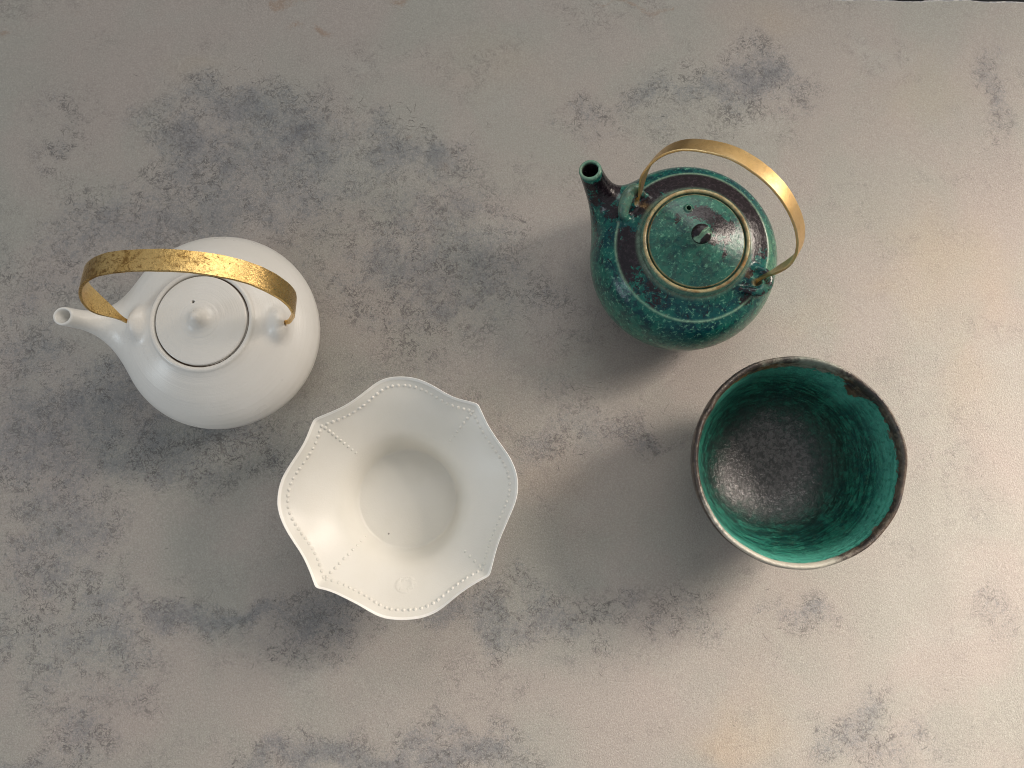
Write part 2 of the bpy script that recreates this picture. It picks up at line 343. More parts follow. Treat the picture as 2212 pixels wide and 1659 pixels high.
def mat_glaze_bowl():
    n = NT('brushed_green_glaze')
    o = n.xyz(); r = n.M('SQRT', n.M('ADD', n.M('MULTIPLY', o[0], o[0]), n.M('MULTIPLY', o[1], o[1])))
    phi = n.M('ARCTAN2', o[1], o[0])
    cv = n.t.nodes.new('ShaderNodeCombineXYZ')      # polar coordinates: brush marks run round the wall
    n.set(cv.inputs[0], n.M('MULTIPLY', n.M('ABSOLUTE', phi), .012)); n.set(cv.inputs[1], n.M('MULTIPLY', r, 1.)); n.set(cv.inputs[2], o[2])
    br = n.noise(260, 5, .65, .6, vec=cv.outputs[0]); b2 = n.noise(520, 4, .6, 1., vec=cv.outputs[0], stretch=(1.2, 1, 1))
    m1 = n.noise(90, 6, .65, .8); m2 = n.noise(300, 4, .65, .6); m3 = n.noise(40, 4, .6); sp = n.noise(400, 5, .68, .6)
    g = n.mix(n.ss(br, .42, .58), (.002, .044, .034), (.020, .175, .125))
    g = n.mix(n.ss(b2, .52, .64, 0, .6), g, (.060, .27, .195))
    g = n.mix(n.ss(m1, .52, .72, 0, .6), g, (.006, .085, .085))
    g = n.mix(n.ss(m2, .60, .68, 0, .6), g, (.12, .29, .20))
    g = n.mix(n.ss(sp, .56, .64, 0, .75), g, (.002, .018, .015))
    cd = n.t.nodes.new('ShaderNodeCombineXYZ')
    n.set(cd.inputs[0], n.M('MULTIPLY', n.M('ABSOLUTE', phi), .055)); n.set(cd.inputs[1], n.M('MULTIPLY', r, .3)); n.set(cd.inputs[2], n.M('MULTIPLY', o[2], .3))
    dr = n.noise(150, 5, .65, .5, vec=cd.outputs[0]); g = n.mix(n.ss(dr, .52, .66, 0, .6), g, (.003, .040, .040)); g = n.mix(n.ss(dr, .30, .42, .45, 0), g, (.05, .24, .17))
    g = n.mix(n.ss(n.noise(60, 5, .7, .8, off=4.), .5, .68, 0, .7), g, (.004, .050, .052))
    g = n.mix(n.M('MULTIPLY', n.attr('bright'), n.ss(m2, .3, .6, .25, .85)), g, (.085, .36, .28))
    base = n.mix(n.ss(sp, .42, .56), (.012, .010, .011), (.072, .062, .064))
    base = n.mix(n.ss(m2, .55, .75, 0, .4), base, (.105, .093, .094))
    dv = n.t.nodes.new('ShaderNodeVectorMath'); dv.operation = 'DISTANCE'; n.t.links.new(n.co, dv.inputs[0]); dv.inputs[1].default_value = (-.0004, -.0042, .0107)
    base = n.mix(n.ss(dv.outputs['Value'], .0007, .0013, .9, 0), base, (.004, .004, .004))  # shade of the small dimple, painted into the base colour as a dark spot
    kb = n.M('ADD', n.attr('base'), n.M('MULTIPLY', n.M('SUBTRACT', m1, .5), .55)); kb = n.M('ADD', kb, n.M('MULTIPLY', n.M('SUBTRACT', m2, .5), .9))
    bm = n.ss(kb, .3, .75); halo = n.ss(kb, -.22, .42)
    n.set(n.b.inputs['Specular IOR Level'], n.ss(bm, 0, 1, .5, .95))
    col = n.mix(n.M('MULTIPLY', halo, .85), g, (.013, .022, .020)); col = n.mix(bm, col, base)
    rim = n.mix(n.ss(m1, .4, .62), (.028, .022, .021), (.085, .062, .046))
    rim = n.mix(n.ss(m2, .5, .68, 0, .6), rim, (.17, .14, .10))
    rim = n.mix(n.M('MULTIPLY', n.attr('rust'), n.ss(m1, .35, .55)), rim, (.13, .065, .02))
    kp = n.M('ADD', n.attr('pale'), n.M('MULTIPLY', n.M('SUBTRACT', m1, .5), 1.1)); kp = n.M('ADD', kp, n.M('MULTIPLY', n.M('SUBTRACT', m2, .5), .7))
    rim = n.mix(n.ss(kp, .30, .85, 0, .9), rim, n.mix(n.attr('tint'), n.mix(m2, (.34, .33, .28), (.56, .53, .44)), n.mix(m1, (.10, .11, .085), (.27, .30, .255))))
    kr = n.M('ADD', n.attr('rim'), n.M('MULTIPLY', n.M('SUBTRACT', m2, .5), 2.6)); kr = n.M('ADD', kr, n.M('MULTIPLY', n.M('SUBTRACT', m1, .5), 2.2))
    rm = n.ss(kr, .44, .56); col = n.mix(rm, col, rim)
    rough = n.M('ADD', n.M('MULTIPLY', n.M('SUBTRACT', 1., bm), .33), n.M('MULTIPLY', bm, n.ss(sp, .44, .54, .48, .13)))
    nb = n.bump(sp, .0012, .45); nb = n.bump(br, .0008, .3, nb)
    return n.done(col, rough, 0., nb, None)
def mat_void():
    n = NT('dark_hole'); return n.done((.03, .026, .022), .8)

M_PAPER, M_FLECK, M_DECKLE, M_DARK = mat_paper(), mat_fleck(), mat_deckle(), mat_dark()

# ------------------------------------------------------------------ surface: dark table and the printed paper sheet
tb = mesh_obj('dark_table', [(-1.6, -1.2, -.004), (1.6, -1.2, -.004), (1.6, 1.2, -.004), (-1.6, 1.2, -.004)], [(0, 1, 2, 3)], M_DARK)
tb['kind'] = 'structure'

# blotches of the printed pattern: centre and radii in survey pixels, strength
BLUE = [(540,235,105,48,.75),(395,305,45,45,.9),(470,300,70,45,.55),(350,245,60,60,.3),(630,300,48,34,.9),(560,350,150,80,.55),(480,355,40,40,.6),(690,330,70,60,.7),(850,320,50,45,.75),
 (930,350,55,36,.75),(760,300,60,40,.35),(480,410,140,55,.5),(430,465,150,45,.65),(230,480,70,40,.65),(300,505,190,45,.55),(560,470,110,50,.5),(640,420,80,50,.45),(870,470,60,60,.4),(1000,470,80,70,.45),
 (900,560,170,60,.6),(1050,580,90,60,.55),(980,640,200,34,.55),(760,600,90,60,.35),(840,690,120,30,.35),(1130,680,60,30,.3),(120,610,130,60,.35),(60,690,60,60,.3),(80,760,80,40,.45),(210,800,90,40,.45),
 (170,870,140,50,.65),(90,950,170,60,.6),(330,940,150,50,.65),(480,940,110,50,.5),(300,1010,220,34,.6),(520,1000,60,30,.35),(130,1090,100,60,.5),(170,1150,70,80,.55),(110,1220,110,60,.45),(225,1290,60,50,.55),
 (60,1380,90,60,.45),(400,1325,90,22,.75),(520,1330,110,22,.7),(690,1345,90,40,.75),(640,1390,110,40,.4),(120,1400,160,60,.4),(240,1390,60,50,.55),(130,1480,90,50,.35),(170,1600,60,60,.45),(100,1650,110,26,.6),(300,1500,50,40,.3),
 (590,1645,80,22,.6),(700,1630,90,34,.7),(850,1630,90,36,.7),(1010,1640,110,30,.75),(950,1600,60,40,.4),(1110,1600,70,50,.4),(980,1330,80,34,.6),(1070,1345,60,36,.6),(1170,1330,80,44,.65),(1290,1330,60,36,.4),
 (1130,1270,60,40,.3),(1260,1420,90,50,.2),(1420,1340,50,40,.3),(1500,1320,50,50,.35),(1730,1330,40,36,.5),(1690,1320,60,30,.3),(1880,1600,70,44,.55),(1870,1545,44,50,.5),(1810,1640,60,26,.5),(1980,1600,50,50,.25),(2150,1320,60,50,.25),
 (1300,930,90,34,.45),(1160,960,60,40,.5),(1210,820,50,50,.25),(1400,945,60,26,.4),(1220,880,40,40,.2),(1640,165,40,50,.8),(1560,190,55,36,.65),(1490,200,55,26,.5),(1400,215,50,34,.5),(1250,240,60,40,.3),(1700,200,70,50,.3),
 (1310,280,50,20,.35),(1500,265,90,30,.2),(1420,260,120,50,.2),(2150,190,30,70,.45),(2150,260,40,40,.3),(1620,120,40,30,.3),(2030,1000,70,50,.18),(2100,1120,60,60,.15),(140,300,40,50,.3),(110,330,60,30,.2),(100,235,70,40,.2)]
BROWN = [(620,12,60,16,.7),(712,62,24,11,.8),(640,80,24,12,.5),(560,20,60,30,.25),(860,4,44,8,.7),(1666,35,40,22,.35),(1370,5,110,6,.6),(1375,85,12,22,.35),(200,8,50,20,.3),(10,75,16,16,.5),(960,380,20,20,.4),(880,265,20,20,.4),(470,1350,24,30,.3),(60,1190,30,30,.3)]
WARM = [(2050,560,110,90,.5),(2120,620,60,80,.4),(1920,610,40,30,.35),(1590,1600,70,50,.6),(1180,1030,60,40,.18),(2090,800,60,80,.3),(1640,1560,60,60,.25),(430,150,40,20,.2),(1080,130,90,60,.2),(1660,40,70,40,.3),(2000,200,80,50,.25),(1750,700,60,40,.2)]
def paper():
    nx, ny = 620, 420
    X0, X1, Y0, Y1 = -.56, .56, -.36, .382
    xs = np.linspace(X0, X1, nx); t = np.linspace(0, 1, ny)
    # torn top edge, nearly square to the view, wavy
    e0, e1 = at(1760, -.5), at(2212, 9)
    ex = e0[1]+(xs-e0[0])*(e1[1]-e0[1])/(e1[0]-e0[0])
    wv = np.convolve(rng.normal(size=nx+20), np.ones(9)/9, 'same')[10:-10]*.0016+.0008*np.sin(xs*95)+.0004*np.sin(xs*230)
    top = ex+wv*.55+.0004
    top = np.where(xs < e0[0]-.01, np.maximum(top, ex+.002+(e0[0]-xs)*.02), top)
    X = np.repeat(xs[None], ny, 0); Y = Y0+(top[None]-Y0)*t[:, None]
    Z = .00022*np.sin(X*150+1.6*np.sin(Y*9)+1.3*np.sin(X*31))*(.6+.4*np.sin(X*47+Y*6))*sstep(.12, .34, X)+.00035*np.sin(X*23+Y*14)+.0002*np.sin(Y*31-X*8)
    Z += .0012*sstep(.93, 1, t)[:, None]*(.5+.5*np.sin(X*37))
    Z -= Z.min()*0
    V = np.stack([X.ravel(), Y.ravel(), Z.ravel()], 1)
    # flatten under the pots so that they stand on the sheet
    for cx, cy, rr in ((-.1903, .1064, .06), (.1206, .1573, .06), (-.0681, -.0045, .06), (.1808, .0190, .055)):
        V[:, 2] *= sstep(rr, rr+.05, np.hypot(V[:, 0]-cx, V[:, 1]-cy))
    def field(lst):
        F = np.zeros(len(V)); x, y = V[:, 0], V[:, 1]
        wx = x+.006*np.sin(47*y+3*np.sin(31*x)+1)+.004*np.sin(113*y+61*x)+.0025*np.sin(211*y-97*x+2)
        wy = y+.006*np.sin(53*x+2*np.sin(37*y))+.004*np.sin(127*x-59*y+2)+.0025*np.sin(199*x+83*y)
        for u, v, ru, rv, s in lst:
            c = at(u, v); rx = np.linalg.norm(at(u+ru, v)-c); ry = np.linalg.norm(at(u, v+rv)-c)
            d2 = ((wx-c[0])/rx)**2+((wy-c[1])/ry)**2
            F = np.maximum(F, s*np.exp(-d2*.75))+.22*s*np.exp(-d2*.35)*(F < s)
        if lst is BLUE:                                         # worn print that covers most of the left half thinly
            pat = .5+.5*np.sin(38*wx+2.2*np.sin(29*wy))*np.sin(44*wy+1.7*np.sin(23*wx)+.8)
            F = np.maximum(F, (.07+.15*pat)*sstep(.16, -.10, wx-.25*wy)*sstep(.25, .16, wy)*sstep(-.03, .04, wy)+.10*pat*sstep(.30, .22, wy))
        return np.clip(F, 0, 1)
    i = np.arange(ny-1)[:, None]*nx+np.arange(nx-1)[None]
    Fq = np.stack([i, i+1, i+nx+1, i+nx], -1).reshape(-1, 4)
    n0 = len(V)
    # deckle: a thin torn lip along the top edge, and the thickness of the sheet below it
    tr = V[(ny-1)*nx:(ny)*nx]; lip = tr+np.stack([0*xs, .0006+.0005*np.abs(np.sin(xs*61)), -.0001+0*xs], 1); und = lip+[0, -.0002, -.0012]
    V2 = np.vstack([V, lip, und]); a = (ny-1)*nx+np.arange(nx-1); b = n0+np.arange(nx-1); c = n0+nx+np.arange(nx-1)
    F2 = np.vstack([Fq, np.stack([a, a+1, b+1, b], 1), np.stack([b, b+1, c+1, c], 1)])
    mats = np.zeros(len(F2), int); mats[len(Fq):] = 2
    # fibres pressed into the sheet: short curved hairs lying on it
    VV, FF = [], []; k0 = len(V2)
    spots = [((880,265),30,6),((860,255),60,6),((700,240),60,7),((470,190),40,5),((560,180),60,6),((620,235),50,5),((760,235),50,5),((830,320),40,4),((650,240),40,3),((540,190),90,6),((700,310),60,4),((1010,420),60,6),((1040,270),20,2),
             ((1250,850),30,3),((1430,900),20,2),((1220,1000),60,4),((1160,1250),120,8),((1330,1420),120,8),((2030,800),150,14),((1900,620),150,10),((1550,270),120,14),((2100,1000),120,10),((1900,1400),250,16),((1500,1560),200,12),((1000,1480),250,14),((400,1480),250,12),((550,700),300,4),((200,280),200,8),((90,900),150,8),((250,1250),150,8),((900,620),200,12),((1650,250),120,10),((2000,400),150,8),((1106,830),1100,110)]+[((u, v), (ru+rv)*.7, int(1+4*s_)) for u, v, ru, rv, s_ in BLUE]
    for (u, v), sp, cnt in spots:
        for _ in range(int(cnt*(2 if sp < 130 else 1.3))):
            p = at(u+random.gauss(0, sp*.6), v+random.gauss(0, sp*.45))[:2]
            if not (X0+.01 < p[0] < X1-.01 and Y0+.01 < p[1] < .36): continue
            L = random.uniform(.0015, .0065)*(1.4 if sp < 80 else .8); wd = random.uniform(.00005, .00012)*(1.25 if sp < 80 else 1)
            ang = random.uniform(0, math.tau) if random.random() < .4 else random.choice([random.gauss(-1.2, .35), random.gauss(0, .25)]); cur = random.gauss(0, 1)*150; q = np.array(p); pts = [q]
            for s_ in range(8):
                ang += cur*L/8+random.gauss(0, .18); q = q+np.array([math.cos(ang), math.sin(ang)])*L/8; pts.append(q)
            if any(np.hypot(q[0]-cx, q[1]-cy) < .03 for cx, cy in ((-.19, .106), (.12, .157), (-.068, -.004), (.18, .019))): continue
            P = np.array(pts); T = np.gradient(P, axis=0); T /= np.linalg.norm(T, axis=1)[:, None]; Nn = np.stack([-T[:, 1], T[:, 0]], 1)
            jx = np.clip(np.round((P[:, 0]-X0)/(X1-X0)*(nx-1)).astype(int), 0, nx-1); jt = np.clip(np.round((P[:, 1]-Y0)/(top[jx]-Y0)*(ny-1)).astype(int), 0, ny-1)
            zz = V[jt*nx+jx, 2]+.00012
            wds = wd*np.sin(np.linspace(.25, 2.9, 9)); b0 = k0+len(VV)
            for i_ in range(9):
                VV += [(*(P[i_]+Nn[i_]*wds[i_]), zz[i_]), (*(P[i_]-Nn[i_]*wds[i_]), zz[i_])]
            FF += [(b0+2*i_+1, b0+2*i_+3, b0+2*i_+2, b0+2*i_) for i_ in range(8)]
    V3 = np.vstack([V2, np.array(VV)]); F3 = [tuple(f) for f in F2]+FF
    pad = np.zeros(len(V3)-n0)
    A = {k: np.concatenate([field(l), pad]) for k, l in (('blue', BLUE), ('brown', BROWN), ('warm', WARM))}
    o = mesh_obj('paper_backdrop', V3, F3, [M_PAPER, M_FLECK, M_DECKLE], attrs=A)
    o.data.polygons.foreach_set('material_index', np.concatenate([mats, np.ones(len(FF), int)]).astype(np.int32))
    o['kind'] = 'structure'
paper()

# ------------------------------------------------------------------ handle: a brass strip bent to an arch, hinged in the lugs
def strap_handle(parent, mat, mid, axis, lean, curve, width, thick, wear=.5):
    """mid, axis: hinge line (local); curve: (s, h) along the hinge and up the leaning plane, in mm"""
    ax = np.array(axis); ax = ax/np.linalg.norm(ax); perp = np.cross([0, 0, 1], ax)
    up = math.cos(lean)*np.array([0, 0, 1])+math.sin(lean)*perp; nn = np.cross(ax, up)
    S = spline(np.array(curve)/1000, 400)
    for _ in range(60): S[1:-1] = .25*S[:-2]+.5*S[1:-1]+.25*S[2:]
    d = np.concatenate([[0], np.cumsum(np.linalg.norm(np.diff(S, axis=0), axis=1))]); n = 170
    u = np.linspace(0, d[-1], n); S = np.stack([np.interp(u, d, S[:, 0]), np.interp(u, d, S[:, 1])], 1)
    P = np.array(mid)+S[:, :1]*ax+S[:, 1:]*up
    T = np.gradient(P, axis=0); T /= np.linalg.norm(T, axis=1)[:, None]; O = np.cross(T, nn); O *= np.sign((O@up).mean())
    e = np.minimum(u, d[-1]-u)
    wd = .0020+(width-.0020)*(sstep(.006, .034, e)**.8); th = thick*(.95+.05*sstep(.01, .03, e))+.0006*(1-sstep(.004, .014, e))
    V, F = [], []
    prof = [(-1, -.5), (-.96, -1), (.96, -1), (1, -.5), (1, .5), (.96, 1), (0, 1.12), (-.96, 1)]
    for i in range(n):
        wob = 1+.012*math.sin(i*.31)+.008*math.sin(i*.83)
        for a, b in prof: V.append(P[i]+nn*a*wd[i]*.5*wob+O[i]*b*th[i]*.5)
    m = len(prof)
    for i in range(n-1):
        for j in range(m):
            k = (j+1) % m; F.append((i*m+j, i*m+k, (i+1)*m+k, (i+1)*m+j))
    F += [tuple(range(m))[::-1], tuple((n-1)*m+j for j in range(m))]
    V = np.array(V); c = V.mean(0)
    x = np.repeat(S[:, 0], m); wearA = np.exp(-((x+.026)/.030)**2)*.75+.35*np.exp(-((x-.02)/.025)**2)
    o = mesh_obj('handle', V, F, mat, parent, attrs={'wear': np.clip(wearA*wear, 0, 1)}, sharp=40)
    # consistent outward faces
    import bmesh
    bm = bmesh.new(); bm.from_mesh(o.data); bmesh.ops.recalc_face_normals(bm, faces=bm.faces); bm.to_mesh(o.data); bm.free()
    o.data.polygons.foreach_set('use_smooth', [True]*len(o.data.polygons)); o.data.set_sharp_from_angle(angle=math.radians(40))
    return o

# ------------------------------------------------------------------ white teapot
def white_teapot():
    root = thing('white_teapot', 'matte white round teapot with a worn gold strap handle', 'teapot', (-.1903, .1064, 0))
    mat = mat_porcelain('matte_porcelain', rings=.75, seam=.02895, speck=[(-.0480, -.0115, .066, .0006), (.006, .050, .062, .0007), (.018, .052, .058, .0006)])
    prof = spline([(0, .0004), (.030, .0004), (.0365, .0008), (.043, .0045), (.053, .013), (.0612, .026), (.0652, .0405), (.0640, .049), (.0595, .0570), (.0515, .0647), (.0430, .0701), (.0365, .0736), (.0333, .0757)], 150)
    prof = np.vstack([prof, [(.0324, .0771), (.0315, .0776), (.0306, .0776), (.0300, .0773), (.0295, .0765), (.0294, .0745), (0, .0745)]])
    body = lathe_sdf(prof)
    spout_raw = chain_sdf([(-.036, .0005, .022, .0125), (-.050, .001, .033, .0112), (-.0625, .0017, .0455, .0086), (-.0725, .0022, .0575, .0069), (-.0805, .0026, .0675, .0061), (-.0915, .0031, .0815, .0059)])
    bore = chain_sdf([(-.058, .0017, .042, .0040), (-.0725, .0022, .0575, .0043), (-.0805, .0026, .0675, .0043), (-.093, .0032, .0835, .0043)])
    tip = np.array([-.0884, .0028, .0762]); cn = np.array([-.14, 0, .99])
    lugs = [ellipsoid_sdf((-.0425, -.0004, .0700), (.0052, .0088, .0075), math.pi, .25), ellipsoid_sdf((.0455, -.0004, .0690), (.0052, .0088, .0075), 0, .25)]
    holes = [chain_sdf([(-.0455, -.0003, .0710, .0014), (-.054, -.0003, .0712, .0017)], 3), chain_sdf([(.0475, -.0002, .0705, .0015), (.056, -.0002, .0712, .0020)], 3)]
    def parts(Q):
        return body(Q), smax(spout_raw(Q), (Q-tip)@cn, .0012), [l(Q) for l in lugs]
    def f(Q):
        b, s, ls = parts(Q); d = smin(b, s, .026)
        for l in ls: d = smin(d, l, .0075)
        d = smax(d, -bore(Q), .0008)
        for h in holes: d = smax(d, -h(Q), .0008)
        return d
    V, Q, N = surface(f, (-.100, -.068, -.002), (.068, .068, .084), .00072)
    C = V[Q].mean(1); b, s, ls = parts(C); bo = bore(C)
    lab = np.zeros(len(Q), int); lab[(s < b) | ((bo < .001) & (C[:, 0] < -.055))] = 1
    for i, l in enumerate(ls): lab[(l < np.minimum(b, s)-.0002)] = 2+i
    submesh('body', V, Q, N, lab == 0, mat, root); submesh('spout', V, Q, N, lab == 1, mat, root)
    for i in (0, 1): submesh('lug', V, Q, N, lab == 2+i, mat, root)
    # lid with a stepped dome, steam hole and a small pointed knob
    lp = [(0, .0748), (.0270, .0748), (.0281, .0752), (.0285, .0762), (.0284, .0774), (.0279, .0779), (.0265, .0782), (.022, .0789), (.016, .0797), (.0118, .0803), (.0113, .0806), (.0108, .0806)]
    up = spline([(.0108, .0806), (.0085, .0813), (.0062, .0829), (.0046, .0853), (.0036, .0873), (.0022, .0890), (.0008, .0897), (0, .0898)], 30)
    lathe = lathe_sdf(np.vstack([lp, up[1:]]))
    sh = chain_sdf([(-.0046, .0112, .0745, .00095), (-.0046, .0112, .086, .00095)], 3)
    fl = lambda Q: smax(lathe(Q), -sh(Q), .0005)
    V, Q, N = surface(fl, (-.030, -.030, .0735), (.030, .030, .0915), .0005)
    C = V[Q].mean(1); k = np.hypot(C[:, 0], C[:, 1]) < .0066; k &= C[:, 2] > .080
    lid = submesh('lid', V, Q, N, ~k, mat, root); submesh('knob', V, Q, N, k, mat, lid)
    curve = [(-46.5, -.2), (-48.5, 0), (-49.9, .1), (-51.9, 4.5), (-54.2, 13.2), (-57.4, 22.5), (-58.6, 33), (-55.7, 45.4), (-47.9, 58.7), (-35.9, 68.6), (-22.5, 73.1), (-6.3, 75), (8.9, 74.7), (21.9, 72.3), (34.5, 67.9),
             (45.3, 61.7), (53.4, 52.4), (58.4, 43.4), (61.4, 33.3), (61, 22.7), (57.8, 12.5), (54.5, 5.4), (51.5, .6), (48.5, -.2)]
    strap_handle(root, mat_brass('hammered_gold_brass', (.82, .57, .235), (.21, .105, .030), .80, .28), (-.18900+.1903, .10664-.1064, .071), (1, -.0022, 0), math.radians(14), curve, .0138, .0017, 1.0)
white_teapot()

# ------------------------------------------------------------------ green teapot
def green_teapot():
    root = thing('green_teapot', 'mottled green and dark purple teapot with a smooth brass handle', 'teapot', (.1206, .1573, 0))
    mat = mat_glaze_teapot()
    prof = spline([(0, .0004), (.030, .0004), (.0365, .0010), (.043, .0055), (.053, .0150), (.0602, .0280), (.0628, .0420), (.0612, .0535), (.0568, .0640), (.0502, .0703)], 130)
    prof = np.vstack([prof, [(.0498, .0707), (.0492, .0708), (.0440, .0738), (.0390, .0763), (.0362, .0775), (.0354, .0779), (.0349, .0789), (.0345, .0812), (.0341, .0828), (.0335, .0836), (.0326, .0837), (.0320, .0833), (.0317, .0826), (.0316, .0800), (0, .0800)]])
    body = lathe_sdf(prof)
    sx = [(-.030, .019, .028, .0150), (-.043, .0285, .040, .0135), (-.0530, .0362, .0530, .0108), (-.0595, .0418, .0650, .0088), (-.0642, .0456, .0750, .0076), (-.0690, .0492, .0880, .0070)]
    spout_raw = chain_sdf(sx); bore = chain_sdf([(x, y, z, r) for (x, y, z, _), r in zip(sx[1:], (.005, .0052, .0052, .0052, .0053))]+[(-.0715, .0512, .0945, .0055)])
    tip = np.array([-.0669, .0479, .0815]); cn = np.array([-.22, .14, .965]); cn /= np.linalg.norm(cn)
    angL, angR = math.atan2(.0284, -.0362), math.atan2(-.0247, .0415)
    lugL = [chain_sdf([(-.0275, .0315, .0735, .0007), (-.0318, .0338, .0750, .0020), (-.0370, .0366, .0775, .0030), (-.0418, .0322, .0792, .0036), (-.0443, .0262, .0782, .0037), (-.0446, .0200, .0752, .0033), (-.0405, .0155, .0722, .0020)], 30),
            ellipsoid_sdf((-.0385, .0285, .0725), (.0036, .0085, .0065), angL, 0)]
    lugL.append(chain_sdf([(-.0436, .0250, .0775, .0026), (-.0452, .0205, .0745, .0022), (-.0468, .0175, .0705, .0012)], 10))
    lugR = [chain_sdf([(.0265, -.0292, .0755, .0006), (.0335, -.0307, .0758, .0022), (.0405, -.0310, .0752, .0033), (.0455, -.0275, .0748, .0036), (.0470, -.0225, .0750, .0032), (.0440, -.0175, .0752, .0024), (.0385, -.0150, .0748, .0013)], 30),
            ellipsoid_sdf((.0425, -.0245, .0705), (.0055, .0085, .0060), angR, 0)]
    holes = [chain_sdf([(-.0335, .0265, .0775, .0024), (-.0415, .0318, .0745, .0021)], 4), chain_sdf([(.0375, -.0240, .0775, .0026), (.0425, -.0262, .0725, .0022)], 4)]
    def parts(Q):
        b = body(Q); s = smax(spout_raw(Q), (Q-tip)@cn, .0012)
        return b, s, [np.minimum.reduce([g(Q) for g in lugL]), np.minimum.reduce([g(Q) for g in lugR])], [smin(smin(lugL[0](Q), lugL[1](Q), .003), lugL[2](Q), .0015), smin(lugR[0](Q), lugR[1](Q), .003)]
    def f(Q):
        b, s, _, ls = parts(Q); d = smin(b, s, .016)
        for l in ls: d = smin(d, l, .0030)
        d = smax(d, -bore(Q), .0008)
        for h in holes: d = smax(d, -h(Q), .0012)
        return d
    V, Q, N = surface(f, (-.082, -.066, -.002), (.066, .066, .090), .0008)
    C = V[Q].mean(1); b, s, ls, _ = parts(C); bo = bore(C)
    lab = np.zeros(len(Q), int); lab[(s < b) | ((bo < .001) & (np.hypot(C[:, 0], C[:, 1]) > .056))] = 1
    for i, l in enumerate(ls): lab[l < np.minimum(b, s)-.0001] = 2+i
    # glaze layout: where the dark glaze breaks through, pale crests, tan unglazed collar
    r = np.hypot(V[:, 0], V[:, 1]); phi = np.degrees(np.arctan2(V[:, 1], V[:, 0])) % 360; z = V[:, 2]
    def arc(c, wdt): return np.exp(-((((phi-c+180) % 360)-180)/wdt)**2)
    sh = sstep(.0503, .0497, r)*sstep(.069, .070, z)
    dk = sh*(.95*arc(95, 42)+.85*arc(40, 34)+.75*arc(8, 22)+.85*arc(186, 24)+.30*arc(225, 28)+.22*arc(275, 30)+.15*arc(320, 25)+.55*arc(140, 14))
    bv, sv, lv, _ = parts(V)
    along = np.array([-.81, .587, 0]); side = V@np.array([.587, .81, 0])
    onspout = (sv < bv)&(np.hypot(V[:, 0], V[:, 1]) > .040)
    dk = np.where(onspout, np.clip(1.12+60*side, -.1, 1.15)*sstep(.083, .077, z+0*r), dk)
    dk = np.maximum(dk, .9*np.exp(-((V[:, 0]+.047)**2+(V[:, 1]-.024)**2)/.008**2)*(z > .045))
    dk = np.maximum(dk, (1-sh)*(.22*arc(185, 30)+.20*arc(150, 20)))
    lugd = np.minimum(lv[0], lv[1]); dk = np.where(lugd < .0006, .42, dk)
    dk = np.maximum(dk, .85*np.exp(-((V[:, 0]-.047)**2+(V[:, 1]+.0262)**2)/.0045**2)); dk = np.maximum(dk, .75*np.exp(-((V[:, 0]-.0335)**2+(V[:, 1]+.036)**2)/.005**2)); dk = np.maximum(dk, .85*np.exp(-((V[:, 0]-.0345)**2+(V[:, 1]+.019)**2)/.0045**2))
    edge = np.exp(-((r-.0498)**2+(z-.0708)**2)/.0008**2)*.95
    edge = np.maximum(edge, .75*np.exp(-((z-.0815)/.003)**2)*(r < .0352)); edge = np.maximum(edge, .8*np.exp(-((V-tip)@cn/.0014)**2)*(np.linalg.norm(V-tip, axis=1) < .012))
    edge = np.maximum(edge, .55*np.exp(-(np.minimum(lugL[0](V), lugR[0](V))/.0006)**2)*sstep(.074, .080, z)*(V[:, 0] < 0))
    edge = np.maximum(edge, .5*sstep(.0385, .0358, r)*(z > .074)*(z < .0785))
    dk = np.maximum(dk, 1.1*np.exp(-((r-.0356)**2+(z-.0778)**2)/.0007**2))
    tan = sstep(.0343, .0337, r)*sstep(.0822, .0832, z)*.9
    tan = np.maximum(tan, sstep(.0008, -.0004, np.minimum(holes[0](V), holes[1](V)))*.9)
    pale = np.clip((1-sh)*sstep(.066, .045, z)*(.55+.45*arc(300, 60)), 0, 1)*.8+(1-sh)*.8*arc(350, 28)*(~onspout)
    pale = np.clip(pale, 0, 1)
    A = {'dark': dk, 'edge': np.clip(edge, 0, 1), 'tan': np.clip(tan, 0, 1), 'pale': pale}
    submesh('body', V, Q, N, lab == 0, mat, root, A); submesh('spout', V, Q, N, lab == 1, mat, root, A)
    for i in (0, 1): submesh('lug', V, Q, N, lab == 2+i, mat, root, A)
    # conical lid with steam hole and a round carved knob
    lp = [(0, .0802), (.0295, .0802), (.0304, .0806), (.0307, .0815), (.0306, .0824), (.0300, .0829), (.0285, .0834), (.020, .0858), (.010, .0886), (.0052, .0899), (.0046, .0903)]
    kn = spline([(.0046, .0903), (.0050, .0914), (.0060, .0935), (.0064, .0955), (.0058, .0974), (.0043, .0987), (.002, .0994), (0, .0995)], 30)
    lathe = lathe_sdf(np.vstack([lp, kn[1:]]))
    sh_ = chain_sdf([(-.0052, .0199, .079, .0015), (-.0052, .0199, .092, .0015)], 3); lip = chain_sdf([(-.0052, .0199, .0845, .0024), (-.0052, .0199, .0857, .0024)], 3)
    grooves = [chain_sdf([(-.0045+.004*t, -.0062+.001*k+t*.001, .0965, .0008), (.0005+.002*k, .001*k-.001, .1003, .0008), (.0062, .0022-.003*k, .0962, .0007)], 12) for k, t in ((-1, .4), (.6, 0), (2.2, -.3))]
    def fl(Q):
        d = smin(lathe(Q), lip(Q), .001); d = smax(d, -sh_(Q), .0006)
        for g in grooves: d = smax(d, -g(Q), .0006)
        return d
    V, Q, N = surface(fl, (-.032, -.032, .079), (.032, .032, .1012), .00055)
    r = np.hypot(V[:, 0], V[:, 1]); z = V[:, 2]; phi = np.degrees(np.arctan2(V[:, 1], V[:, 0])) % 360
